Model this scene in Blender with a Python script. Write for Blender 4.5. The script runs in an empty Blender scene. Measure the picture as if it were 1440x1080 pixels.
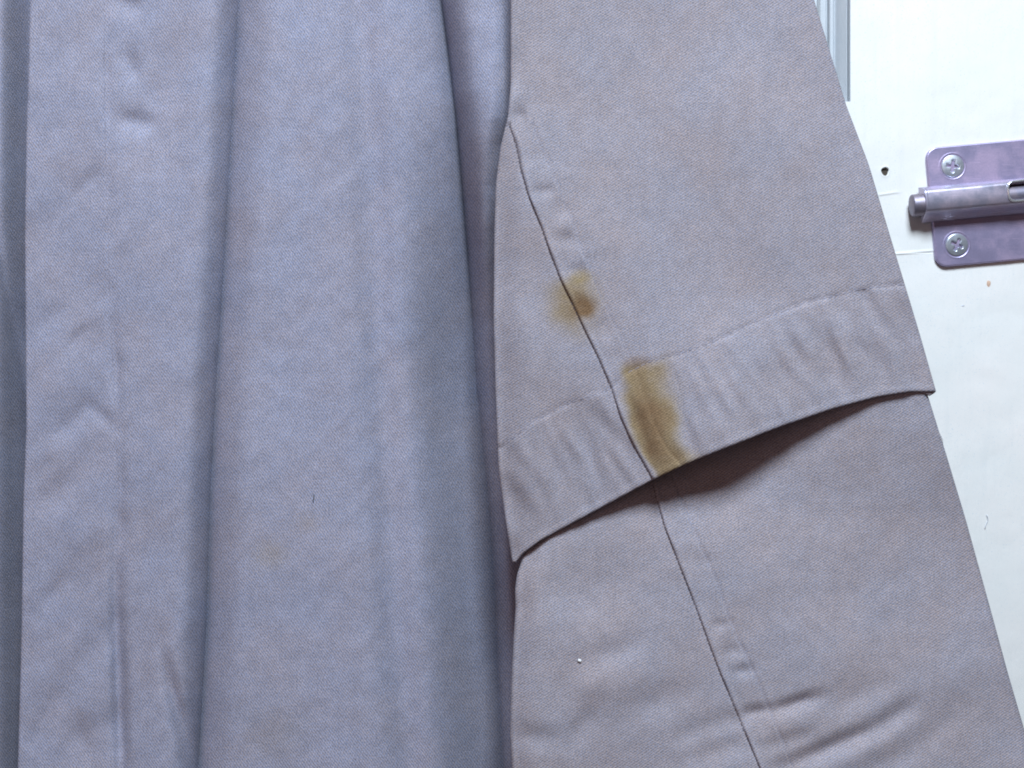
import bpy, bmesh, math, random
import numpy as np
from mathutils import Vector

# ------------------------------------------------------------------ camera, light, exposure
sc = bpy.context.scene
col = sc.collection
DIST, K = 0.45, 0.00025            # camera to cloth plane; metres per photo pixel on that plane
R = math.radians

cam_d = bpy.data.cameras.new('camera')
cam_d.sensor_width = 36.0
cam_d.lens = 36.0 * DIST / (1440 * K)
cam_d.clip_start, cam_d.clip_end = 0.01, 20.0
cam = bpy.data.objects.new('camera', cam_d)
cam.location = (0, -DIST, 0)
cam.rotation_euler = (R(90), 0, 0)
col.objects.link(cam)
sc.camera = cam

w = bpy.data.worlds.new('World'); sc.world = w; w.use_nodes = True
bg = w.node_tree.nodes['Background']
bg.inputs['Color'].default_value = (1.0, 0.77, 0.76, 1)
bg.inputs['Strength'].default_value = 0.068

def area(name, loc, target, size, energy, color):
    l = bpy.data.lights.new(name, 'AREA'); l.shape = 'RECTANGLE'
    l.size, l.size_y = size; l.energy = energy; l.color = color
    o = bpy.data.objects.new(name, l); col.objects.link(o)
    o.location = loc
    o.rotation_euler = (Vector(target) - Vector(loc)).to_track_quat('-Z', 'Y').to_euler()
    return o
area('window_light', (0.08, -0.85, 1.00), (0.0, 0.0, 0.0), (0.36, 0.36), 30.0, (0.75, 0.88, 1.0))
area('room_bounce', (-0.75, -1.30, 0.10), (0.0, 0.0, 0.0), (0.8, 0.8), 2.6, (1.0, 0.66, 0.62))

vs = sc.view_settings
vs.view_transform = 'Standard'; vs.look = 'None'; vs.exposure = 0.0; vs.gamma = 1.0
vs.use_curve_mapping = False
sc.cycles.filter_width = 1.9

# ------------------------------------------------------------------ numeric helpers
X0, Y0, W, H = -260, -160, 1860, 1400      # working canvas in photo pixels
yy, xx = np.mgrid[0:H, 0:W].astype(np.float64)
xx += X0; yy += Y0

def P(x, y, d):
    """photo-plane coordinates and depth (mm towards the viewer) -> world point"""
    s = (DIST - d * 0.001) / DIST
    return np.stack([(x - 720) * K * s, -d * 0.001 + 0 * x, (540 - y) * K * s], -1)

def curve(pts, smooth=31):
    p = np.array(pts, float)
    g = np.arange(Y0 - 40, Y0 + H + 40)
    v = np.interp(g, p[:, 1], p[:, 0])
    lo = (p[1, 0] - p[0, 0]) / (p[1, 1] - p[0, 1]); hi = (p[-1, 0] - p[-2, 0]) / (p[-1, 1] - p[-2, 1])
    v = np.where(g < p[0, 1], p[0, 0] + lo * (g - p[0, 1]), v)
    v = np.where(g > p[-1, 1], p[-1, 0] + hi * (g - p[-1, 1]), v)
    k = np.hanning(smooth + 2)[1:-1]; k /= k.sum()
    pad = smooth // 2
    v = np.convolve(np.pad(v, pad, mode='reflect', reflect_type='odd'), k, 'valid')
    return lambda y: np.interp(y, g, v)

def curve_x(pts, smooth=21):                # y as a function of x
    f = curve([(b, a) for a, b in pts], smooth)
    return f

fy = np.fft.fftfreq(H)[:, None]; fx = np.fft.rfftfreq(W)[None, :]
def noise(seed, s_long, s_short=None, ang=0.0):
    """smooth noise, unit variance; long axis at ang degrees (clockwise from +x in the picture)"""
    s_short = s_short or s_long
    c, s = math.cos(R(ang)), math.sin(R(ang))
    u = fx * c + fy * s; v = -fx * s + fy * c
    n = np.random.default_rng(seed).standard_normal((H, W))
    f = np.fft.rfft2(n) * np.exp(-2 * math.pi ** 2 * ((u * s_long) ** 2 + (v * s_short) ** 2))
    r = np.fft.irfft2(f, (H, W))
    return r / r.std()

def samp(c, x, y):
    a = np.clip(x - X0, 0, W - 1.001); b = np.clip(y - Y0, 0, H - 1.001)
    i = a.astype(int); j = b.astype(int); a = a - i; b = b - j
    return (c[j, i] * (1 - a) + c[j, i + 1] * a) * (1 - b) + (c[j + 1, i] * (1 - a) + c[j + 1, i + 1] * a) * b

def dent(c, x, y, hl, hw, ang, depth):
    """an oriented soft crease or bulge added to a canvas"""
    cs, sn = math.cos(R(ang)), math.sin(R(ang))
    u = (xx - x) * cs + (yy - y) * sn; v = -(xx - x) * sn + (yy - y) * cs
    c += depth * np.exp(-np.abs(u / hl) ** 2.4) * np.exp(-(v / hw) ** 2)

def sstep(a, b, x):
    t = np.clip((x - a) / (b - a), 0, 1)
    return t * t * (3 - 2 * t)

def gs(x, s): return np.exp(-(x / s) ** 2)

# ------------------------------------------------------------------ object helpers
def tag(o, label=None, cat=None, group=None, kind=None):
    if label: o['label'] = label
    if cat: o['category'] = cat
    if group: o['group'] = group
    if kind: o['kind'] = kind
    return o

def empty(name, loc, label, cat, group=None):
    o = bpy.data.objects.new(name, None); col.objects.link(o); o.location = loc
    o.empty_display_size = 0.02
    return tag(o, label, cat, group)

def link(name, me, mat, parent=None):
    o = bpy.data.objects.new(name, me); col.objects.link(o)
    me.materials.append(mat)
    if parent:
        o.parent = parent
        bpy.context.view_layer.update()
        o.matrix_parent_inverse = parent.matrix_world.inverted()
    return o

def grid_mesh(name, pts, uv, attrs=None, closed=False, flip=False):
    """pts (rows, cols, 3); uv (rows, cols, 2) in millimetres of cloth"""
    r, c = pts.shape[:2]
    me = bpy.data.meshes.new(name)
    idx = np.arange(r * c).reshape(r, c)
    if closed: idx = np.concatenate([idx, idx[:, :1]], 1)
    a, b, d, e = idx[:-1, :-1], idx[:-1, 1:], idx[1:, 1:], idx[1:, :-1]
    q = np.stack([a, e, d, b] if not flip else [a, b, d, e], -1).reshape(-1, 4)
    me.vertices.add(r * c); me.vertices.foreach_set('co', pts.reshape(-1).astype(np.float32))
    n = len(q)
    me.loops.add(n * 4); me.loops.foreach_set('vertex_index', q.reshape(-1).astype(np.int32))
    me.polygons.add(n); me.polygons.foreach_set('loop_start', (np.arange(n) * 4).astype(np.int32))
    me.polygons.foreach_set('use_smooth', np.ones(n, bool))
    me.update(calc_edges=True)
    u = me.attributes.new('cloth', 'FLOAT2', 'POINT')
    u.data.foreach_set('vector', uv.reshape(-1).astype(np.float32))
    for k, v in (attrs or {}).items():
        t = me.attributes.new(k, 'FLOAT', 'POINT'); t.data.foreach_set('value', v.reshape(-1).astype(np.float32))
    me.validate()
    return me

def raw_mesh(name, verts, faces, smooth=False):
    me = bpy.data.meshes.new(name); me.from_pydata([tuple(v) for v in verts], [], faces); me.update()
    if smooth:
        for p in me.polygons: p.use_smooth = True
    return me

# ------------------------------------------------------------------ materials
class N:
    def __init__(s, name):
        s.m = bpy.data.materials.new(name); s.m.use_nodes = True
        s.t = s.m.node_tree; s.b = s.t.nodes['Principled BSDF']
    def n(s, typ, **kw):
        o = s.t.nodes.new(typ)
        for k, v in kw.items():
            if k.startswith('i_'):
                key = k[2:]; key = int(key) if key.isdigit() else key.replace('_', ' ')
                if isinstance(v, bpy.types.NodeSocket): s.t.links.new(v, o.inputs[key])
                else: o.inputs[key].default_value = v
            else: setattr(o, k, v)
        return o
    def math(s, op, a, b=0.0, c=None):
        o = s.n('ShaderNodeMath', operation=op, i_0=a, i_1=b)
        if c is not None: s.set(o.inputs[2], c)
        return o.outputs[0]
    def set(s, sock, v):
        if isinstance(v, bpy.types.NodeSocket): s.t.links.new(v, sock)
        else: sock.default_value = v
    def mix(s, f, a, b, blend='MIX'):
        o = s.n('ShaderNodeMix', data_type='RGBA', blend_type=blend)
        s.set(o.inputs[0], f); s.set(o.inputs[6], a); s.set(o.inputs[7], b)
        return o.outputs[2]
    def ramp(s, f, lo, hi, a=0.0, b=1.0):
        o = s.n('ShaderNodeMapRange', interpolation_type='SMOOTHSTEP')
        for i, v in enumerate((f, lo, hi, a, b)): s.set(o.inputs[i], v)
        return o.outputs[0]

def cloth(name, base, ang, period=0.82, stains=False):
    k = N(name)
    uv = k.n('ShaderNodeAttribute', attribute_name='cloth').outputs['Vector']
    warp = k.n('ShaderNodeTexNoise', i_Vector=uv, i_Scale=0.35, i_Detail=2.0).outputs['Fac']
    sp = k.n('ShaderNodeSeparateXYZ', i_0=uv)
    u, v = sp.outputs[0], sp.outputs[1]
    c, s_ = math.cos(R(ang)), math.sin(R(ang))
    along = k.math('ADD', k.math('MULTIPLY', u, c), k.math('MULTIPLY', v, s_))
    across = k.math('ADD', k.math('MULTIPLY', u, -s_), k.math('MULTIPLY', v, c))
    ph = k.math('ADD', k.math('MULTIPLY', across, 2 * math.pi / period), k.math('MULTIPLY', warp, 5.0))
    tw = k.math('SINE', ph)                                            # twill ribs
    seg = k.math('SINE', k.math('ADD', k.math('MULTIPLY', along, 2 * math.pi / (period * 1.15)), k.math('MULTIPLY', ph, 0.5)))
    weave = k.math('ADD', tw, k.math('MULTIPLY', seg, 0.45))
    slub = k.n('ShaderNodeTexNoise', i_Vector=uv, i_Scale=1.5, i_Detail=3.0, i_Roughness=0.75)
    fleck = k.n('ShaderNodeTexNoise', i_Vector=uv, i_Scale=2.6, i_Detail=1.0, i_Roughness=0.6)
    cl = k.n('ShaderNodeTexNoise', i_Vector=uv, i_Scale=0.045, i_Detail=3.0, i_Roughness=0.6).outputs['Fac']
    # worn, washed colour in large soft patches
    colr = k.mix(k.ramp(cl, 0.25, 0.78), base, tuple(x * y for x, y in zip(base[:3], (1.06, 0.99, 0.93))) + (1,))
    # threads of slightly different dye: bluish and brownish flecks
    hue = k.mix(k.ramp(fleck.outputs['Fac'], 0.36, 0.64), (0.78, 0.93, 1.14, 1), (1.18, 1.03, 0.86, 1))
    colr = k.mix(0.85, colr, hue, 'MULTIPLY')
    mott = k.n('ShaderNodeTexNoise', i_Vector=uv, i_Scale=0.22, i_Detail=4.0, i_Roughness=0.65).outputs['Fac']
    mm = k.ramp(mott, 0.25, 0.75, 0.91, 1.09)
    colr = k.mix(1.0, colr, k.n('ShaderNodeCombineXYZ', i_0=mm, i_1=mm, i_2=mm).outputs[0], 'MULTIPLY')
    amp = k.math('ADD', k.math('MULTIPLY', weave, 0.20), k.ramp(slub.outputs['Fac'], 0.28, 0.72, 0.72, 1.28))
    g = k.n('ShaderNodeCombineXYZ', i_0=amp, i_1=amp, i_2=amp).outputs[0]
    colr = k.mix(1.0, colr, g, 'MULTIPLY')
    if stains:
        brk = k.n('ShaderNodeTexNoise', i_Vector=uv, i_Scale=0.55, i_Detail=4.0, i_Roughness=0.7).outputs['Fac']
        jit = k.math('SUBTRACT', brk, 0.5)
        for nm, cc, gain in (('stain', (0.275, 0.207, 0.122, 1), 0.35), ('rust', (0.180, 0.108, 0.058, 1), 0.35)):
            a = k.n('ShaderNodeAttribute', attribute_name=nm).outputs['Fac']
            f = k.math('MULTIPLY', a, k.math('ADD', 1.0, k.math('MULTIPLY', jit, 2 * gain)))
            f.node.use_clamp = True
            tint = k.mix(1.0, cc, g, 'MULTIPLY')
            colr = k.mix(f, colr, tint)
    k.set(k.b.inputs['Base Color'], colr)
    k.b.inputs['Roughness'].default_value = 0.85
    k.b.inputs['Specular IOR Level'].default_value = 0.15
    k.b.inputs['Sheen Weight'].default_value = 0.10
    k.b.inputs['Sheen Roughness'].default_value = 0.45
    k.b.inputs['Sheen Tint'].default_value = (0.8, 0.86, 1, 1)
    hgt = k.math('ADD', k.math('MULTIPLY', weave, 0.5), k.math('MULTIPLY', slub.outputs['Fac'], 1.2))
    bp = k.n('ShaderNodeBump', i_Height=hgt, i_Strength=0.35, i_Distance=0.00012)
    k.set(k.b.inputs['Normal'], bp.outputs[0])
    return k.m

m_body = cloth('coat_cloth', (0.292, 0.293, 0.370, 1), -52, stains=True)
m_sleeve = cloth('sleeve_cloth', (0.308, 0.288, 0.325, 1), 36, stains=True)

def plain(name, colour, rough=0.8, metal=0.0, nscale=0.0, namp=0.15):
    k = N(name)
    if nscale:
        t = k.n('ShaderNodeTexCoord').outputs['Object']
        f = k.n('ShaderNodeTexNoise', i_Vector=t, i_Scale=nscale, i_Detail=3.0).outputs['Fac']
        k.set(k.b.inputs['Base Color'], k.mix(k.ramp(f, 0.3, 0.7), tuple(c * (1 - namp) for c in colour[:3]) + (1,), tuple(min(1, c * (1 + namp)) for c in colour[:3]) + (1,)))
    else: k.b.inputs['Base Color'].default_value = colour
    k.b.inputs['Roughness'].default_value = rough; k.b.inputs['Metallic'].default_value = metal
    return k.m
m_thread = plain('thread', (0.29, 0.27, 0.33, 1), 0.7, 0, 900)
m_darkthread = plain('seam_thread', (0.10, 0.085, 0.10, 1), 0.8, 0, 900)
m_lint = plain('lint', (0.8, 0.8, 0.8, 1), 0.9, 0, 2000)
m_fleck = plain('dark_fibre', (0.10, 0.10, 0.11, 1), 0.9, 0, 2000)

def paint(name='white_gloss_paint', t_=(1, 1, 1)):
    k = N(name)
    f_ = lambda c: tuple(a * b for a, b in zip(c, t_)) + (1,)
    t = k.n('ShaderNodeTexCoord').outputs['Object']
    big = k.n('ShaderNodeTexNoise', i_Vector=t, i_Scale=22.0, i_Detail=4.0, i_Roughness=0.6).outputs['Fac']
    mp = k.n('ShaderNodeMapping', i_Vector=t, i_Scale=(900.0, 900.0, 260.0)).outputs[0]
    br = k.n('ShaderNodeTexNoise', i_Vector=mp, i_Scale=1.0, i_Detail=3.0, i_Roughness=0.6).outputs['Fac']
    fine = k.n('ShaderNodeTexNoise', i_Vector=t, i_Scale=1800.0, i_Detail=2.0).outputs['Fac']
    c0 = k.mix(k.ramp(big, 0.3, 0.7), f_((0.82, 0.815, 0.79)), f_((0.875, 0.84, 0.81)))
    c0 = k.mix(k.ramp(fine, 0.60, 0.74), c0, f_((0.70, 0.74, 0.76)))
    k.set(k.b.inputs['Base Color'], c0)
    mg = k.n('ShaderNodeMapping', i_Vector=t, i_Scale=(320.0, 320.0, 26.0)).outputs[0]
    gr = k.n('ShaderNodeTexNoise', i_Vector=mg, i_Scale=1.0, i_Detail=5.0, i_Roughness=0.65).outputs['Fac']
    c0 = k.mix(k.ramp(gr, 0.48, 0.75, 0, .20), c0, f_((0.70, 0.72, 0.72)))
    k.set(k.b.inputs['Base Color'], c0)
    k.b.inputs['Roughness'].default_value = 0.42
    h = k.math('ADD', k.math('MULTIPLY', br, 0.6), k.math('MULTIPLY', big, 3.0))
    bp = k.n('ShaderNodeBump', i_Height=h, i_Strength=0.5, i_Distance=0.0003)
    k.set(k.b.inputs['Normal'], bp.outputs[0])
    return k.m
m_paint = paint()
m_moulding = paint('shaded_moulding_paint', (0.66, 0.70, 0.76))  # darker blue-grey copy of the door paint, holding the moulding's shade

def zinc(name, a, b, rough, scale=110.0):
    k = N(name)
    t = k.n('ShaderNodeTexCoord').outputs['Object']
    f = k.n('ShaderNodeTexNoise', i_Vector=t, i_Scale=scale, i_Detail=4.0, i_Roughness=0.65).outputs['Fac']
    f2 = k.n('ShaderNodeTexNoise', i_Vector=t, i_Scale=1500.0, i_Detail=2.0).outputs['Fac']
    c = k.mix(k.ramp(f, 0.36, 0.64), a, b)
    c = k.mix(k.ramp(f2, 0.3, 0.7, 0.0, 0.35), c, tuple(x * 0.72 for x in a[:3]) + (1,))
    k.set(k.b.inputs['Base Color'], c)
    k.b.inputs['Metallic'].default_value = 0.75
    k.set(k.b.inputs['Roughness'], k.ramp(f, 0.3, 0.7, rough, rough + 0.14))
    mp = k.n('ShaderNodeMapping', i_Vector=t, i_Scale=(160.0, 160.0, 3800.0), i_Rotation=(0, R(5), 0)).outputs[0]
    scr = k.n('ShaderNodeTexNoise', i_Vector=mp, i_Scale=1.0, i_Detail=2.0).outputs['Fac']
    k.set(k.b.inputs['Base Color'], k.mix(k.ramp(scr, 0.62, 0.72, 0, .45), c, tuple(min(1, x * 1.35) for x in b[:3]) + (1,)))
    bp = k.n('ShaderNodeBump', i_Height=f2, i_Strength=0.25, i_Distance=0.00006)
    k.set(k.b.inputs['Normal'], bp.outputs[0])
    return k.m
m_plate = zinc('passivated_zinc', (0.43, 0.385, 0.58, 1), (0.52, 0.41, 0.57, 1), 0.40, 60.0)
m_barrel = zinc('passivated_zinc_barrel', (0.48, 0.47, 0.60, 1), (0.56, 0.48, 0.58, 1), 0.34)
m_rod = zinc('bolt_steel', (0.22, 0.215, 0.29, 1), (0.30, 0.25, 0.29, 1), 0.42)
m_screw = zinc('screw_steel', (0.55, 0.60, 0.68, 1), (0.66, 0.68, 0.74, 1), 0.28)
m_hole = plain('shaded_hole_wood', (0.06, 0.045, 0.035, 1), 0.95, 0, 800)  # near-black wood disc; the shade inside the hole is in its colour

# ------------------------------------------------------------------ door (painted, recessed panel, nail hole)
DD = -74.0                                   # door face, mm behind the cloth plane
KD = K * (DIST - DD * 0.001) / DIST           # metres per photo pixel on the door
def dpt(x, y, h=0.0):                         # point on the door face, h mm proud of it
    return Vector(((x - 720) * KD, -DD * 0.001 - h * 0.001, (540 - y) * KD))

door = empty('door', dpt(1300, 1500), 'white painted panelled door behind the hanging coat', 'door')
def refine(lo, hi, step, c, rad, fine):
    a = np.arange(lo, hi + .1, step); a = a[np.abs(a - c) > rad]
    return np.sort(np.concatenate([a, np.arange(c - rad, c + rad + .01, fine)]))
gx = refine(1196, 1720, 4.0, 1244.5, 9, 0.45); gy = refine(-200, 1290, 4.0, 241.0, 9, 0.45)
# two thin paint ridges, the outline an older fitting left behind
gy = np.unique(np.concatenate([gy, np.arange(268, 280, .6), np.arange(350, 364, .6)]))
DX, DY = np.meshgrid(gx, gy)
rel = 0.16 * samp(noise(71, 60), DX, DY) + 0.03 * samp(noise(72, 9), DX, DY)
rad = np.hypot((DX - 1244.5) * 1.05, (DY - 241.0) * 0.92) + 0.4 * np.sin(3 * np.arctan2(DY - 241, DX - 1244.5) + .6)
rel -= 7.0 * (1 - sstep(4.7, 5.5, rad))
rel += 0.10 * gs(rad - 6.4, 1.6)
for (xa, xb, ya, yb, hh) in ((1236, 1263, 275.5, 271.5, .22), (1258, 1312, 358.5, 354.0, .35)):
    ln = ya + (yb - ya) * (DX - xa) / (xb - xa)
    rel += hh * (sstep(ln + 1.4, ln - 1.4, DY) - 0.5 * sstep(ln - 1, ln - 5, DY)) * sstep(xa - 6, xa + 4, DX) * sstep(xb + 4, xb - 2, DX)
rel *= 1.0
pts = np.stack([(DX - 720) * KD, -DD * 0.001 - rel * 0.001, (540 - DY) * KD], -1)
link('stile', grid_mesh('stile', pts, np.stack([DX, DY], -1)), m_paint, door)

# rail below the panel, behind the coat
rx = np.arange(700, 1196.1, 8.0); ry = np.arange(143, 760.1, 8.0)
RX, RY = np.meshgrid(rx, ry)
rr = 0.16 * samp(noise(71, 60), RX, RY)
link('rail', grid_mesh('rail', np.stack([(RX - 720) * KD, -DD * .001 - rr * .001, (540 - RY) * KD], -1), np.stack([RX, RY], -1)), m_paint, door)

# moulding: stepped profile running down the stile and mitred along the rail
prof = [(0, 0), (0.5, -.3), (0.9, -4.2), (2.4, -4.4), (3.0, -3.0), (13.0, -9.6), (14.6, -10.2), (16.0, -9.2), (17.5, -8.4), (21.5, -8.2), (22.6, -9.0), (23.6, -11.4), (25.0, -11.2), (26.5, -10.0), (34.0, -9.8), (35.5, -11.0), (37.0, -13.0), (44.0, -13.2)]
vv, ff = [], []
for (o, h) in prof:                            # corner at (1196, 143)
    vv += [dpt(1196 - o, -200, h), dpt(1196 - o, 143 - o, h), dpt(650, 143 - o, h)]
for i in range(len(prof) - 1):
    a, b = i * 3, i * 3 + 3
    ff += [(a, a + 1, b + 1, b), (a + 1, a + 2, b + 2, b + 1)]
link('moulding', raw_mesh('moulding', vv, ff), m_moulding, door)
vv = [dpt(650, -200, -13.2), dpt(1152, -200, -13.2), dpt(1152, 99, -13.2), dpt(650, 99, -13.2),
      dpt(650, -200, -18), dpt(1152, -200, -18), dpt(1152, 99, -18), dpt(650, 99, -18)]
link('panel', raw_mesh('panel', vv, [(0, 3, 2, 1), (4, 5, 6, 7), (0, 1, 5, 4), (1, 2, 6, 5), (2, 3, 7, 6), (3, 0, 4, 7)]), m_paint, door)
vv = [dpt(x, y, h) for h in (-22, -40) for (x, y) in ((-900, -600), (1720, -600), (1720, 1500), (-900, 1500))]
link('backing_board', raw_mesh('backing_board', vv, [(0, 3, 2, 1), (4, 5, 6, 7), (0, 1, 5, 4), (1, 2, 6, 5), (2, 3, 7, 6), (3, 0, 4, 7)]), m_paint, door)
# small chip, drip and hairs on the paint
def blob(name, pts2d, hh, mat, parent, r=0.0):
    c = Vector((sum(p[0] for p in pts2d) / len(pts2d), sum(p[1] for p in pts2d) / len(pts2d)))
    v = [dpt(*p, 0.12) for p in pts2d] + [dpt(c.x + (p[0] - c.x) * .6, c.y + (p[1] - c.y) * .6, hh) for p in pts2d]
    n = len(pts2d)
    f = [(i, (i + 1) % n, n + (i + 1) % n, n + i) for i in range(n)] + [tuple(range(n, 2 * n))]
    return link(name, raw_mesh(name, v, f, True), mat, parent)
m_rustdrip = plain('rust_spot', (0.62, 0.42, 0.31, 1), 0.7, 0, 900)
m_chip = plain('grey_scuff', (0.58, 0.60, 0.65, 1), 0.8, 0, 900)
rng = random.Random(4)
def ring(x, y, a, b, n=12, j=.15): return [(x + a * math.cos(6.283 * i / n) * (1 + rng.uniform(-j, j)), y + b * math.sin(6.283 * i / n) * (1 + rng.uniform(-j, j))) for i in range(n)]
blob('rust_spot', ring(1390, 399, 3.6, 5.5), .42, m_rustdrip, door)
blob('scuff', ring(1354, 430, 2.8, 1.4), .38, m_chip, door)
blob_h = raw_mesh('nail_hole', [dpt(*p, -.9) for p in ring(1244.5, 241, 5.4, 6.2)], [tuple(range(12))[::-1]])
link('nail_hole', blob_h, m_hole, door)
def tube(name, path, r, mat, parent=None, n=6):
    vs_, fs = [], []
    p = [Vector(q) for q in path]
    for i, q in enumerate(p):
        t = (p[min(i + 1, len(p) - 1)] - p[max(i - 1, 0)]).normalized()
        a = t.cross(Vector((0, 1, 0))); a = a.normalized() if a.length > 1e-6 else Vector((1, 0, 0)); b = t.cross(a)
        for k_ in range(n):
            th = 6.2832 * k_ / n
            vs_.append(q + (a * math.cos(th) + b * math.sin(th)) * r)
    for i in range(len(p) - 1):
        for k_ in range(n):
            fs.append((i * n + k_, i * n + (k_ + 1) % n, (i + 1) * n + (k_ + 1) % n, (i + 1) * n + k_))
    fs += [tuple(range(n - 1, -1, -1)), tuple(range((len(p) - 1) * n, len(p) * n))]
    return link(name, raw_mesh(name, vs_, fs, True), mat, parent)
tube('drip_line', [dpt(1387 + 2 * math.sin(i * .6), 724 + i * 2.4, .28) for i in range(9)], .00016, m_chip, door)
tube('stray_hair', [dpt(1317 + 9 * math.sin(i * .25), 604 + i * 3.0, .35) for i in range(12)], .00007, m_chip, door)

# ------------------------------------------------------------------ slide bolt on the door
bolt = empty('slide_bolt', dpt(1307, 293), 'purple sheened zinc slide bolt screwed to the white door', 'door bolt')
TH = R(5.2); CU, SU = math.cos(TH), math.sin(TH)
def bp_(u, v, h):                              # plate coordinates in door pixels, height mm
    return dpt(1307 + u * CU + v * SU, 293 - u * SU + v * CU, h)
# plate: rounded corners, two countersunk holes, small bevel
def plate_outline(r=16, u1=270, hv=84, seg=7, inset=0.0):
    o = []
    for (cu, cv, a0) in ((0 + r, -hv + r, 180), (u1 - r, -hv + r, 270), (u1 - r, hv - r, 0), (0 + r, hv - r, 90)):
        for i in range(seg + 1):
            a = R(a0 + 90 * i / seg); rr_ = r - inset
            o.append((cu + rr_ * math.cos(a), cv + rr_ * math.sin(a)))
    return o
lay = [(0.0, 0.15), (0.0, 1.5), (0.9, 1.9), (1.8, 2.02)]
vv, ff = [], []
for ins, h in lay: vv += [bp_(u, v, h) for u, v in plate_outline(inset=ins)]
n = len(plate_outline())
for l in range(len(lay) - 1):
    for i in range(n): ff.append((l * n + i, l * n + (i + 1) % n, (l + 1) * n + (i + 1) % n, (l + 1) * n + i))
ff.append(tuple(range((len(lay) - 1) * n, len(lay) * n)))
link('plate', raw_mesh('plate', vv, ff), m_plate, bolt)

# barrel: folded sheet, open slot on its upper side further right
def hump(prof, us, name, thick=1.0):
    vv, ff = [], []
    for u in us: vv += [bp_(u, v, h) for v, h in prof]
    m = len(prof)
    for i in range(len(us) - 1):
        for j in range(m - 1): ff.append((i * m + j, (i + 1) * m + j, (i + 1) * m + j + 1, i * m + j + 1))
    return vv, ff
BC = -5
HP = [(-24.4, 2.0), (-24.0, 3.6), (-23.2, 6.0), (-21, 8.6), (-18, 10.8), (-15.5, 11.7), (-13, 11.9), (0, 12.1), (9, 11.9), (11.5, 11.5), (14, 10.0), (17, 7.6), (20, 5.4), (23, 3.9), (24.6, 3.3), (25.4, 2.6), (25.2, 1.95)]
HP = [(v + BC, 2 + (h - 2) * .80) for v, h in HP]
bm_v, bm_f = hump(HP, [-12, -11, 20, 60, 98], 'barrel')
def add(vv, ff):
    o = len(bm_v); bm_v.extend(vv); bm_f.extend(tuple(i + o for i in f) for f in ff)
# beyond the slot end, the sheet carries on above and below the opening; the corner is rounded
lowp = [p for p in HP if p[0] > 9 + BC]; upp = [p for p in HP if p[0] < -17 + BC]
mid = [p for p in HP if -18.01 + BC <= p[0] <= 9.01 + BC]
add(*hump([p for p in HP if abs(p[0] - 9 - BC) < .01] + lowp, [98, 106, 270], 'x')); add(*hump(upp + [(-18 + BC, 9.04)], [98, 106, 270], 'x'))
tmp_v, tmp_f = [], []
m = len(mid)
for k_ in range(6):
    for j, (v, h) in enumerate(mid):
        t = (j / (m - 1)) * 2 - 1
        tmp_v.append(bp_(98 + 9 * (k_ / 5) * (1 - math.sqrt(max(0, 1 - t * t * .98))), v, h))
for k_ in range(5):
    for j in range(m - 1): tmp_f.append((k_ * m + j, (k_ + 1) * m + j, (k_ + 1) * m + j + 1, k_ * m + j + 1))
add(tmp_v, tmp_f)
add([bp_(-11.5, v, h) for v, h in HP], [tuple(range(len(HP)))])
me = raw_mesh('barrel', bm_v, bm_f, True)
bmx = bmesh.new(); bmx.from_mesh(me); bmesh.ops.remove_doubles(bmx, verts=bmx.verts, dist=1e-6)
bmesh.ops.recalc_face_normals(bmx, faces=bmx.faces); bmx.to_mesh(me); bmx.free()
for p in me.polygons: p.use_smooth = True
ob = link('barrel', me, m_barrel, bolt)
md = ob.modifiers.new('sheet', 'SOLIDIFY'); md.thickness = 0.0011; md.offset = -1
bv = ob.modifiers.new('edge', 'BEVEL'); bv.width = 0.00025; bv.segments = 2; bv.limit_method = 'ANGLE'; bv.angle_limit = R(50)

# rod: round bar sliding in the barrel, its end just showing
vv, ff = [], []
rings = [(-31, 0.0), (-31, 13.6), (-30.2, 14.8), (-28.5, 15.4), (60, 15.4), (270, 15.4)]
nn = 24
for u, r in rings:
    for i in range(nn):
        a = 6.28318 * i / nn
        vv.append(bp_(u, BC + 1 + r * math.cos(a), 5.4 + r * KD * 900 * math.sin(a)))
for i in range(len(rings) - 1):
    for j in range(nn): ff.append((i * nn + j, i * nn + (j + 1) % nn, (i + 1) * nn + (j + 1) % nn, (i + 1) * nn + j))
ob = link('sliding_rod', raw_mesh('sliding_rod', vv, ff, True), m_rod, bolt)
ob.modifiers.new('edge', 'EDGE_SPLIT').split_angle = R(40)

m_bright = zinc('glint_edge_metal', (0.80, 0.82, 0.85, 1), (0.9, 0.9, 0.9, 1), 0.14)
edge = [(150, -18.3, 9.3), (107, -18, 9.3), (101, -15.5, 9.9), (98.6, -10, 10.0), (98.4, -3, 10.2), (99, 4, 10.1), (102, 8.2, 10.0), (108, 9.4, 9.9), (150, 9.6, 9.8)]
tube('slot_edge', [bp_(u, v + BC, h + .05) for u, v, h in edge], .0005, m_bright, bolt, 8)  # bright lip added along the slot edge, standing in for its glints
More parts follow.
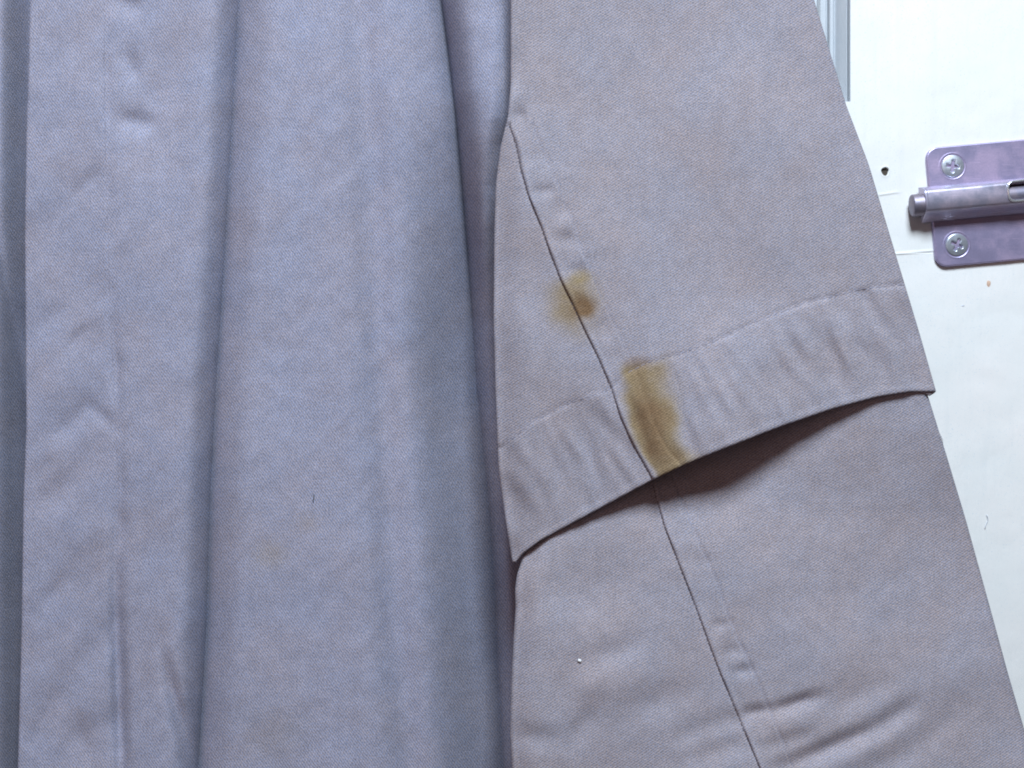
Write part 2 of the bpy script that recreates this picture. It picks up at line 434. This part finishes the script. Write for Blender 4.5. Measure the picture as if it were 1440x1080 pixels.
# cross-head screws
def screw(u, v, tilt, spin, sink):
    """head as a height map: shallow countersunk disc with a cross recess"""
    g = np.linspace(-1, 1, 61); A, B = np.meshgrid(g, g)
    rr_ = np.hypot(A, B)
    nr, na = 22, 56
    vv, ff = [], []
    for i in range(nr):
        r = (i + 1) / nr
        for j in range(na):
            a = 6.28318 * j / na
            x, y = r * math.cos(a), r * math.sin(a)
            ca, sa = math.cos(R(spin)), math.sin(R(spin))
            p, q = x * ca + y * sa, -x * sa + y * ca
            h = 0.9 - 0.45 * r * r - max(0, r - .9) ** 2 * 60
            arm = max(0, 1 - max(abs(p) / .56, 0) ** 6) * max(0, 1 - (abs(q) / .15) ** 4)
            arm2 = max(0, 1 - (abs(q) / .56) ** 6) * max(0, 1 - (abs(p) / .15) ** 4)
            h -= 1.5 * max(arm, arm2) * (1 - .45 * r)
            h += tilt * x + tilt * .6 * y - sink
            vv.append(bp_(u + x * 16.5, v + y * 16.5, 2.0 + h))
    vv.append(bp_(u, v, 1.3 - sink))
    for i in range(nr - 1):
        for j in range(na): ff.append((i * na + j, i * na + (j + 1) % na, (i + 1) * na + (j + 1) % na, (i + 1) * na + j))
    for j in range(na): ff.append((nr * na, j, (j + 1) % na)[::-1])
    return link('screw', raw_mesh('screw', vv, ff, True), m_screw, bolt)
screw(35.2, -55.0, .10, 12, 0.05)
screw(31.2, 55.2, -.16, 28, 0.12)
# dark countersink rings round the heads
for (u, v) in ((35.2, -55.0), (31.2, 55.2)):
    vv, ff = [], []
    for i in range(40):
        a = 6.28318 * i / 40
        for r, h in ((16.0, 1.5), (17.0, 2.06), (18.6, 2.10), (19.6, 2.03)):
            vv.append(bp_(u + r * math.cos(a), v + r * math.sin(a), h))
    for i in range(40):
        for j in range(3): ff.append((i * 4 + j, i * 4 + j + 1, ((i + 1) % 40) * 4 + j + 1, ((i + 1) % 40) * 4 + j))
    link('countersink_rim', raw_mesh('countersink_rim', vv, ff, True), m_plate, bolt)

# ------------------------------------------------------------------ coat
coat = empty('coat', (0, 0.01, -0.30), 'pale mauve grey cotton coat with rust stained sleeve, hanging on the door', 'coat')

# --- front panel and buttoning placket
E = curve([(42, 0), (40, 100), (37, 190), (35, 330), (36, 470), (37, 600), (33, 700), (30, 900), (25, 1080)])
PS = curve([(146, 0), (148, 200), (154, 400), (160, 540), (168, 700), (163, 850), (167, 950), (171, 1080)])
V1 = curve([(336, 0), (328, 148), (317, 350), (304, 545), (296, 700), (291, 876), (285, 981), (279, 1080)])
V2 = curve([(503, 0), (521, 222), (527, 340), (536, 520), (547, 700), (556, 876), (572, 1030)])
V3 = curve([(620, 0), (630, 74), (641, 167), (652, 296), (660, 390), (669, 533), (680, 640), (690, 735), (697, 850), (700, 946), (706, 1060)], 61)
SE = curve([(719, -60), (718, 0), (718, 120), (714, 165), (704, 205), (697, 260), (695, 330), (694, 450), (697, 560), (701, 660), (712, 740), (722, 800), (724, 850), (720, 960), (718, 1080)], 15)

e, ps, v1, v2, v3, se = (f(yy) for f in (E, PS, V1, V2, V3, SE))
B = np.zeros((H, W))
B += 2.0 * np.sin((xx - 60) / 420 * math.pi) * sstep(900, 60, np.abs(xx - 260))
B += 1.0 * gs(xx - v1 - 42, 30) + 0.9 * gs(xx - v1 + 46, 34)
B -= 0.5 * sstep(-30, 40, xx - v2)
fade = sstep(120, 620, yy)                         # right ridge sinks away further down
B -= 9.0 * fade * sstep(v3 - 200, v3 - 10, xx) + 27.0 * fade * sstep(v3 - 130, v3 + 12, xx) ** 1.5
B -= (16.0) * sstep(-26, 34, xx - se) * (1 - .4 * fade) + 9 * fade * sstep(-22, 20, xx - se)
B += 0.07 * noise(7, 26, 8, -50) + 0.55 * noise(1, 120, 40, 86) + 0.16 * noise(2, 34) + 0.05 * noise(3, 12)
# puckers on the placket
inp = sstep(ps + 14, ps - 8, xx)
B += inp * 0.34 * noise(4, 36, 16, -50) + inp * .05 * noise(5, 12)
B -= (0.35 + 0.35 * np.clip(noise(6, 26), -1, 1.5)) * gs(xx - ps - 3, 8)
B -= 1.5 * gs(xx - ps + 1, 9) * sstep(650, 780, yy) * (1 + .4 * np.clip(noise(8, 40), -1, 1))
B += 0.20 * sstep(ps + 3, ps - 3, xx)
for a in ((178, 6, 20, 12, 25, -1.2), (184, 92, 24, 11, 70, -1.2), (193, 172, 24, 12, 10, -1.5), (234, 110, 70, 18, -63, -1.3),
          (124, 255, 26, 11, -40, -.7), (110, 476, 26, 9, -50, -.9), (108, 588, 32, 10, -50, -.8), (146, 588, 30, 9, 40, -.7),
          (164, 520, 22, 8, 88, -.6), (74, 446, 24, 10, -50, -.7), (80, 690, 30, 12, -40, -.6), (170, 742, 26, 9, 85, -.8),
          (74, 838, 34, 11, -58, -.9), (66, 1010, 48, 13, -60, -1.0), (164, 840, 60, 8, 88, -1.1), (168, 990, 80, 10, 88, -1.2),
          (250, 1000, 62, 9, 76, -2.8), (112, 1030, 30, 9, 80, -.6), (60, 640, 30, 12, -40, .5), (120, 150, 40, 16, -55, .6),
          (225, 660, 90, 30, 86, .7), (210, 300, 110, 34, 88, .8), (430, 300, 220, 36, 88, .6), (110, 900, 40, 14, -55, .6),
          (380, 1060, 60, 14, 60, -.4)):
    dent(B, a[0], a[1], a[2] * 1.1, a[3] * 1.25, a[4], a[5] * 1.15)

stain_b = 0.30 * np.exp(-(((xx - 380) / 24) ** 2 + ((yy - 780) / 20) ** 2) ** 1.3) + 0.20 * gs(xx - 432, 14) * gs(yy - 735, 12)
stain_b += 0.16 * gs(xx - 385, 40) * gs(yy - 1035, 40)
rust_b = np.zeros((H, W))

def valleys(x, y):
    a, b, c = x - V1(y), x - V2(y), x - V3(y)
    f = sstep(120, 620, y); low = sstep(300, 1000, y)
    z = -(7.0 + 3 * low) * np.exp(-np.abs(a) / np.where(a < 0, 8.5, 6.0)) - 7.0 * np.exp(-(a / np.where(a < 0, 23, 31)) ** 2)
    z -= (4.2 + low) * np.exp(-(b / 27) ** 2)
    z -= 16.0 * np.exp(-np.abs(c) / np.where(c < 0, 9.0, 8.0)) + (10 + 3 * f) * np.exp(-(c / np.where(c < 0, 50 + 10 * f, 24.0)) ** 2)
    return z
def frontD(x, y):
    z = samp(B, x, y) + valleys(x, y)
    return np.where(z < -8, -8 - 60 * np.tanh((-8 - z) / 60), z)
rows = np.arange(-150, 1230.1, 2.2)
def sheet_cols(y, edges, counts, powers=None):
    out = []
    for i in range(len(edges) - 1):
        a, b = edges[i](y), edges[i + 1](y)
        s = np.linspace(0, 1, counts[i] + 1)[: None if i == len(edges) - 2 else -1]
        if powers and powers[i]: s = powers[i](s)
        out.append(a[:, None] + (b - a)[:, None] * s[None])
    return np.concatenate(out, 1)
RB = lambda y: SE(y) + 70
XF = sheet_cols(rows, [lambda y: E(y) + 3, PS, V1, V3, RB], [52, 90, 210, 100], [None, lambda s: 1 - (1 - s) ** 1.8, lambda s: np.where(s < .5, .5 * (2 * s) ** 1.6, 1 - .5 * (2 - 2 * s) ** 1.6), lambda s: s ** 1.8])
YF = np.repeat(rows[:, None], XF.shape[1], 1)
DF = frontD(XF, YF)
# folded front edge: curl back and under
cx, cd = [], []
for th in np.linspace(0, 180, 8)[1:]:
    cx.append(E(rows) + 3 - 3 * math.sin(R(th))); cd.append(DF[:, 0] - 0.8 * (1 - math.cos(R(th))))
for off in (20, 50, 90): cx.append(E(rows) + off); cd.append(DF[:, 0] - 1.7)
XC, DC = np.stack(cx[::-1], 1), np.stack(cd[::-1], 1)
XA = np.concatenate([XC, XF], 1); DA = np.concatenate([DC, DF], 1); YA = np.repeat(rows[:, None], XA.shape[1], 1)
nP = XC.shape[1] + 52
def uvmm(x, y): return np.stack([x * .25, -y * .25], -1)
def sub(a, b, name, mat, parent, X_, Y_, D_, st, ru):
    s = np.s_[:, a:b]
    return link(name, grid_mesh(name, P(X_[s], Y_[s], D_[s]), uvmm(X_[s], Y_[s]), {'stain': samp(st, X_[s], Y_[s]), 'rust': samp(ru, X_[s], Y_[s])}), mat, parent)
placket = sub(0, nP + 1, 'placket', m_body, coat, XA, YA, DA, stain_b, rust_b)
front_panel = sub(nP, XA.shape[1], 'front_panel', m_body, coat, XA, YA, DA, stain_b, rust_b)

# --- the other front, lying under the placket at the far left
U = -5.0 + 0 * xx
U += -22.0 * sstep(-10 + 8 * sstep(600, 0, yy), 48, xx) + 3.0 * sstep(0, -120, xx)
fl = curve([(-30, 100), (-8, 300), (6, 400), (22, 480), (40, 560), (60, 700)])(yy)
U -= 4.0 / (1 + ((xx - fl) / 10) ** 2) * sstep(180, 380, yy) + 3.5 * sstep(-6, 14, xx - fl) * 0 
U -= 4.0 * sstep(350, 650, yy) * sstep(-60, 30, xx)
U += .5 * noise(11, 80, 30, 86) + .12 * noise(12, 22)
ux = np.arange(-250, 120.1, 3.0); UX, UY = np.meshgrid(ux, rows)
link('under_front', grid_mesh('under_front', P(UX, UY, samp(U, UX, UY)), uvmm(UX, UY), {'stain': 0 * UX, 'rust': 0 * UX}), m_body, coat)

# --- sleeve
SR = curve([(1145, 0), (1190, 148), (1222, 232), (1250, 326), (1274, 405), (1295, 475), (1316, 549)])
SS = curve([(719.5, -60), (719, 0), (719, 120), (715.5, 165), (717, 180), (726, 204), (733, 240), (743, 275), (763, 324), (775, 359), (789, 395), (802, 421), (823, 466), (843, 507), (860, 547), (873, 588), (891, 627), (917, 673), (945, 735)], 17)
ST = curve([(745, -60), (742, 0), (740, 100), (741, 152), (754, 187), (768, 222), (786, 264), (800, 300), (814, 338), (831, 380), (846, 420), (863, 451), (880, 490), (899, 535), (917, 590), (936, 630), (958, 655), (990, 700)], 21)
HB = curve_x([(690, 826), (712, 806), (722, 796), (732, 780), (760, 759), (791, 742), (858, 706), (880, 694), (917, 674), (961, 653), (1002, 636), (1094, 600), (1170, 574), (1233, 557), (1290, 548), (1318, 551), (1340, 553)], 15)
HT = curve_x([(680, 650), (700, 634), (750, 592), (800, 567), (862, 546), (876, 528), (910, 510), (960, 496), (1028, 470), (1053, 456), (1133, 426), (1213, 406), (1270, 400), (1330, 397)], 13)
sr, ss, st_ = SR(yy), SS(yy), ST(yy)
hb = HB(xx); ht = HT(xx)
S = 6.0 + np.zeros((H, W))
S += 0.75 * noise(21, 95, 60, 40) + 0.22 * noise(22, 36, 24, 60) + 0.05 * noise(23, 14)
S += 7.0 * gs(xx - 1015, 118) * sstep(300, 0, hb - yy) ** 1.6          # the hem stands off in the middle
S -= 4.5 * sstep(se + 60, se, xx) ** 2 * sstep(120, 300, yy)
S -= 2.0 * sstep(1190, 1310, xx + (hb - yy) * .38)
q = xx - ss
inal = sstep(0, 1.2, q) * sstep(st_ - ss + 2, st_ - ss - 3, q) * sstep(100, 170, yy)
S += inal * 0.55 - inal * .30 * sstep(0, 40, q)
S -= 0.20 * np.exp(-(np.where(q < 0, q / 3.5, q / 1.3)) ** 2) * sstep(150, 190, yy)
S += 0.35 * gs(q - 4.5, 3.5) * sstep(150, 190, yy)
S -= 0.22 * gs(xx - st_, 2.6) * sstep(130, 190, yy)
S += inal * .18 * noise(24, 13, 9, -20)
for a in ((729, 161, 10, 9, 0, -1.3), (748, 168, 24, 6, 60, .5), (766, 269, 17, 7, -8, -.95), (794, 336, 17, 9, 8, -.9), (811, 379, 16, 7, 5, -.7), (852, 465, 14, 9, 40, -.7),
          (727, 96, 34, 9, 96, -1.5), (736, 60, 50, 16, 96, -.7), (735, 210, 22, 8, 70, .5), (790, 250, 26, 12, -25, .5), (785, 305, 22, 10, -25, -.4),
          (830, 350, 24, 10, -30, .4), (1150, 250, 90, 40, -60, -.7), (1000, 170, 90, 40, -30, .5), (880, 130, 60, 22, -60, -.5), (1080, 330, 70, 30, -20, .4), (740, 500, 60, 18, 75, .4)):
    dent(S, *a[:3], a[3] * 1.2, a[4], a[5] * .65)
# hem band: doubled cloth, ripples across it, a faint dip along its stitching
band = sstep(ht - 5, ht + 6, yy)
S += band * .12 - .20 * gs(yy - ht, 4.5) * (1 + .5 * noise(25, 9))
mid_ = gs((yy - (ht + hb) / 2) / np.maximum(40, (hb - ht) * .55), 1.0)
S += band * mid_ * (.40 * noise(26, 28, 7.0, 66) + .20 * noise(27, 20, 5.0, 62))
S += .22 * gs(yy - hb + 4, 5)

# rust stains: a small one by the seam, a long one down to the hem edge
nz = noise(31, 9); nz2 = noise(32, 22)
r1 = np.hypot((xx - 812) / 1.0, (yy - 432) / 1.0) + 4 * nz
stain_s = 0.85 * sstep(56, 10, np.hypot((xx - 808) / 1.0, (yy - 428) / 1.1) + 4 * nz)
rust_s = 1.0 * sstep(25, 4, np.hypot(xx - 822, (yy - 434) * .95) + 2.5 * nz) + .25 * sstep(34, 14, np.hypot(xx - 815, yy - 432) + 4 * nz)
stain_s += .45 * sstep(22, 6, np.hypot(xx - 816, (yy - 388) * 1.5) + 2 * nz)
t2 = (yy - 520) / 130
ql = q - (17 - 10 * t2); qr = (104 - 12 * t2) - q
b2 = sstep(-7, 9, ql + nz * 3 + nz2 * 4) * sstep(-10, 42, qr + nz * 5 + nz2 * 6) * sstep(500, 522, yy + .10 * (xx - 890) + nz * 3)
stain_s = np.maximum(stain_s, 1.0 * b2)
c2 = sstep(-2, 22, ql + 3 * nz + 4 * nz2) * sstep(14, 58, qr + 6 * nz + 6 * nz2) * sstep(506, 524, yy + .10 * (xx - 890) + 2 * nz)
rust_s = np.maximum(rust_s, c2 * np.clip(.70 + .12 * nz2 + .08 * nz, .3, .95))
rust_s = np.maximum(rust_s, .45 * sstep(26, 8, np.hypot(xx - 896, (yy - 512) * 1.7) + 2 * nz))
stain_s = np.clip(stain_s, 0, 1); rust_s = np.clip(rust_s, 0, 1)

RAD = 9.0
Lf = lambda y: SE(y) + RAD * .6
Sf = lambda y: np.maximum(SS(y), SE(y) + RAD * .6 + 1.5)
Tf = lambda y: np.maximum(ST(y), SE(y) + RAD * .6 + 12)
Rf = lambda y: SR(y) - RAD
EDG = [Lf, Sf, Tf, Rf]
ease = lambda s: 1 - (1 - s) ** 1.5
easeb = lambda s: s ** 1.3
scol = np.concatenate([0 + ease(np.linspace(0, 1, 61))[:-1], 1 + easeb(np.linspace(0, 1, 31))[:-1], 2 + np.linspace(0, 1, 171)])
def colx(y):                                    # y (rows, cols) -> x
    r = np.zeros_like(y)
    for i in range(3):
        mk = (scol >= i) & (scol <= i + 1)
        a, b = EDG[i](y[:, mk]), EDG[i + 1](y[:, mk])
        r[:, mk] = a + (b - a) * (scol[mk] - i)[None]
    return r
def endrow(Hc, y0):
    y = np.full((1, len(scol)), float(y0))
    for _ in range(60): y = .5 * y + .5 * Hc(colx(y))
    return y[0]
yt, yb = endrow(HT, 520), endrow(HB, 650)
n1, n2 = 290, 84
t1 = np.linspace(0, 1, n1 + 1); t2_ = np.linspace(0, 1, n2 + 1)[1:]
YS = np.concatenate([-150 + (yt[None] + 150) * t1[:, None], yt[None] + (yb - yt)[None] * t2_[:, None]], 0)
XS = colx(YS); DS = samp(S, XS, YS)
# roll the cloth round both edges and close the tube at the back
th = np.linspace(0, 180, 11)[1:]
xr, yr, dr = XS[:, -1:], YS[:, -1:], DS[:, -1:]
xl, yl, dl_ = XS[:, :1], YS[:, :1], DS[:, :1]
sn, cs = np.sin(np.radians(th))[None], np.cos(np.radians(th))[None]
RM = 1.1
XR, DR = xr + RAD * sn, dr - RM * (1 - cs)
XL, DL = xl - RAD * .6 * sn, dl_ - RM * (1 - cs)
tb = np.linspace(0, 1, 22)[1:-1][None]
XBk = XR[:, -1:] * (1 - tb) + XL[:, -1:] * tb
DBk = DR[:, -1:] * (1 - tb) + DL[:, -1:] * tb - 1.0 * np.sin(math.pi * tb)
YBk = yr * (1 - tb) + yl * tb
YBk = YBk + (HB(XBk[-1:]) - 14 - YBk[-1:]) * np.clip(14 * np.minimum(tb, 1 - tb), 0, 1) * np.linspace(0, 1, YBk.shape[0])[:, None]
peek = 6 * sstep(0, 1, (np.arange(YS.shape[0])[:, None] / (YS.shape[0] - 1)) ** 6)
YR = yr + peek * np.clip((th[None] - 90) / 90, 0, 1); YBk = YBk + peek * np.clip(1 - tb * 14, 0, 1)
XT = np.concatenate([XS, XR, XBk, XL[:, ::-1]], 1); YT = np.concatenate([YS, YR, YBk, np.repeat(yl, len(th), 1)], 1)
DT = np.concatenate([DS, DR, DBk, DL[:, ::-1]], 1)
inx = np.concatenate([0 * XS[0], -sn[0], 0 * tb[0], sn[0][::-1]]); ind = np.concatenate([-1 + 0 * XS[0], -cs[0], 1 + 0 * tb[0], -cs[0][::-1]])
ex, ey, ed = [], [], []
for dy, i_ in ((.8, .25), (1.2, .7), (.8, 1.15), (-1, 1.4), (-30, 1.9)):
    ex.append(XT[-1] + inx * i_ * 4 + min(dy, 0) * .27 * np.clip((XT[-1] - 760) / 500, 0, 1.1)); ey.append(YT[-1] + dy); ed.append(DT[-1] + ind * i_)
XT = np.concatenate([XT, np.array(ex)]); YT = np.concatenate([YT, np.array(ey)]); DT = np.concatenate([DT, np.array(ed)])
nS = XS.shape[1] + 5
stv = samp(stain_s, XT, YT); ruv = samp(rust_s, XT, YT)
stv[:, nS:] = 0; ruv[:, nS:] = 0
PT = P(XT, YT, DT); UVT = uvmm(XT, YT)
sl = np.s_[:n1 + 1]
sleeve = link('sleeve', grid_mesh('sleeve', PT[sl], UVT[sl], {'stain': stv[sl], 'rust': ruv[sl]}, True), m_sleeve, coat)
sl = np.s_[n1:]
hem = link('hem_band', grid_mesh('hem_band', PT[sl], UVT[sl], {'stain': stv[sl], 'rust': ruv[sl]}, True), m_sleeve, sleeve)
tag(sleeve, 'coat sleeve with two brown rust stains beside its seam')

# --- side panel of the skirt, seen below the sleeve hem
PL = curve([(772, 430), (756, 700), (740, 770), (727, 808), (724, 830), (725, 855), (722, 900), (719, 960), (717, 1030), (720, 1080)], 15)
PR = curve([(1262, 430), (1306, 560), (1331, 640), (1358, 730), (1390, 846), (1417, 945), (1440, 1024), (1460, 1095)])
LS = curve([(860, 540), (916, 672), (934, 740), (952, 786), (980, 858), (1008, 935), (1034, 997), (1067, 1077)])
LT = curve([(920, 600), (977, 750), (1008, 817), (1029, 879), (1055, 935), (1080, 992), (1111, 1069)])
pl, pr_, ls, lt = PL(yy), PR(yy), LS(yy), LT(yy)
Q = 1.8 + np.zeros((H, W))
Q += .65 * noise(41, 80, 50, -35) + .20 * noise(42, 30, 20, -30) + .05 * noise(43, 12)
Q -= 5.0 * gs(xx - 1015, 125) * sstep(800, 650, yy)
Q += .026 * 60 * np.log1p(np.exp((yy - 760) / 60))
Q -= 3.5 * sstep(pl + 46, pl, xx) ** 2 + 2.5 * sstep(560, 480, yy)
Q -= 3.0 * sstep(pr_ - 140, pr_, xx) ** 2 * sstep(600, 800, yy)
Q += 1.3 * sstep(1130, 1230, xx) * sstep(760, 600, yy)
q2 = xx - ls
in2 = sstep(0, 1.2, q2) * sstep(lt - ls + 2, lt - ls - 3, q2)
Q += in2 * .5 - in2 * .28 * sstep(0, 40, q2)
Q -= 0.20 * np.exp(-(np.where(q2 < 0, q2 / 3.5, q2 / 1.3)) ** 2)
Q += .3 * gs(q2 - 4.5, 3.5)
Q -= .34 * gs(xx - lt, 2.6)
Q += in2 * .14 * noise(44, 13, 9, -15)
for a in ((1172, 1050, 78, 8, -23, -3.4), (1180, 1072, 80, 16, -23, 1.0), (1262, 1004, 36, 9, -32, -2.0), (1118, 990, 36, 6, -18, -2.6), (1040, 1010, 30, 9, -14, -1.0),
          (985, 1026, 46, 10, -20, -1.1), (858, 920, 48, 11, -20, -1.5), (800, 958, 40, 14, -50, -.9), (752, 1036, 30, 10, 12, -1.4), (820, 1020, 36, 10, -62, -1.4),
          (838, 828, 66, 26, -38, -1.2), (1130, 1020, 60, 12, -22, .8), (880, 960, 60, 22, -20, 1.1), (770, 880, 50, 20, -50, .7), (1240, 940, 90, 30, -30, -.8),
          (1180, 900, 90, 34, -30, .7), (900, 1040, 60, 20, -25, .9), (1280, 1060, 70, 24, -30, .6), (1220, 860, 60, 30, 60, -.6), (1150, 760, 80, 40, 50, -.5),
          (1015, 878, 16, 5, -8, -.9), (1030, 915, 16, 6, -8, -.85), (1046, 943, 16, 5, -8, -1.0), (1064, 1000, 18, 5, -12, -1.3), (990, 790, 14, 6, -8, -.6), (1200, 985, 60, 13, -26, -1.4), (1110, 1040, 44, 8, -16, -1.5), (1010, 1056, 50, 10, -20, -1.3), (1262, 1064, 60, 12, -26, -1.4), (930, 985, 50, 12, -18, -1.0), (1330, 1010, 50, 14, -40, -1.0), (780, 770, 50, 16, -40, .5), (1090, 700, 90, 26, -30, .5)):
    dent(Q, *a[:2], a[2], a[3] * 1.7, a[4], a[5] * .85)
rowp = np.arange(440, 1235, 2.2)
PE = [lambda y: PL(y) + 7, LS, LT, lambda y: PR(y) - 8]
XQ = sheet_cols(rowp, PE, [92, 28, 165], [ease, easeb, None])
YQ = np.repeat(rowp[:, None], XQ.shape[1], 1); DQ = samp(Q, XQ, YQ)
XR, DR = XQ[:, -1:] + 8 * sn, DQ[:, -1:] - 2.0 * (1 - cs)
XL, DL = XQ[:, :1] - 7 * sn, DQ[:, :1] - 2.0 * (1 - cs)
XBk = XR[:, -1:] * (1 - tb) + XL[:, -1:] * tb; DBk = DR[:, -1:] * (1 - tb) + DL[:, -1:] * tb - 4 * np.sin(math.pi * tb)
XT = np.concatenate([XQ, XR, XBk, XL[:, ::-1]], 1); DT = np.concatenate([DQ, DR, DBk, DL[:, ::-1]], 1)
YT = np.repeat(rowp[:, None], XT.shape[1], 1)
side = link('side_panel', grid_mesh('side_panel', P(XT, YT, DT), uvmm(XT, YT), {'stain': 0 * XT, 'rust': 0 * XT}, True), m_sleeve, coat)

# --- stitching: tiny threads, joined per seam
def stitches(name, fx_, ys, canvas, mat, parent, length=6.5, gap=3.5, r=.00013, lift=.02, horizontal=False):
    pathx, pathy = (fx_(ys), ys) if not horizontal else (ys, fx_(ys))
    s = np.concatenate([[0], np.cumsum(np.hypot(np.diff(pathx), np.diff(pathy)))])
    vs_, fs = [], []
    a = 0.0
    rr_ = np.random.default_rng(1000 + len(name) + int(ys[0]))
    while a < s[-1] - length:
        ts = np.linspace(a, a + length * (.9 + .2 * rr_.random()), 4)
        px = np.interp(ts, s, pathx) + .25 * rr_.standard_normal(); py = np.interp(ts, s, pathy)
        dd = samp(canvas, px, py) + lift * np.array([-2.0, 1, 1, -2.0])
        pp = [Vector(v) for v in P(px, py, dd)]
        o = len(vs_)
        for i, q_ in enumerate(pp):
            t = (pp[min(i + 1, 3)] - pp[max(i - 1, 0)]).normalized(); b1 = t.cross(Vector((0, 1, 0))).normalized(); b2_ = t.cross(b1)
            for k_ in range(5):
                an = 6.2832 * k_ / 5; vs_.append(q_ + (b1 * math.cos(an) + b2_ * math.sin(an)) * r)
        for i in range(3):
            for k_ in range(5): fs.append((o + i * 5 + k_, o + i * 5 + (k_ + 1) % 5, o + (i + 1) * 5 + (k_ + 1) % 5, o + (i + 1) * 5 + k_))
        a += length + gap
    return tag(link(name, raw_mesh(name, vs_, fs, True), mat, parent), kind='stuff')
stitches('topstitching', lambda y: ST(y) - .5, np.arange(170, 508, 2.0), S, m_thread, sleeve)
stitches('hem_stitching', HT, np.arange(712, 862, 2.0), S, m_thread, hem, horizontal=True)
stitches('hem_stitching', HT, np.arange(884, 1276, 2.0), S, m_thread, hem, horizontal=True)
stitches('topstitching', LT, np.arange(690, 1110, 2.0), Q, m_thread, side)
stitches('seam_stitching', lambda y: SS(y) - .4, np.arange(196, 674, 1.0), S, m_darkthread, sleeve, 4.6, 3.0, .00015, .0)
stitches('seam_stitching', lambda y: LS(y) - .4, np.arange(682, 1120, 1.0), Q, m_darkthread, side, 4.6, 3.0, .00015, .0)
stitches('placket_stitching', PS, np.arange(-100, 1180, 2.0), B, m_thread, placket)

# ------------------------------------------------------------------ specks caught on the cloth
def speck(name, x, y, canvas, pts2, r, mat, label):
    path = [Vector(P(np.array(x + a), np.array(y + b), samp(canvas, np.array([x + a]), np.array([y + b]))[0] + .22)) for a, b in pts2]
    o = tube(name, path, r, mat)
    return tag(o, label, 'lint')
speck('dark_fibre', 441, 700, B, [(0, -5), (.6, -2), (0, 1), (-.6, 3), (-.4, 6)], .00016, m_fleck, 'short dark fibre stuck to the middle of the coat front')
speck('white_lint', 815, 929, Q, [(-2, -1), (-.5, 0), (.6, .2), (2, 1)], .00052, m_lint, 'tiny white lint speck on the lower side panel')
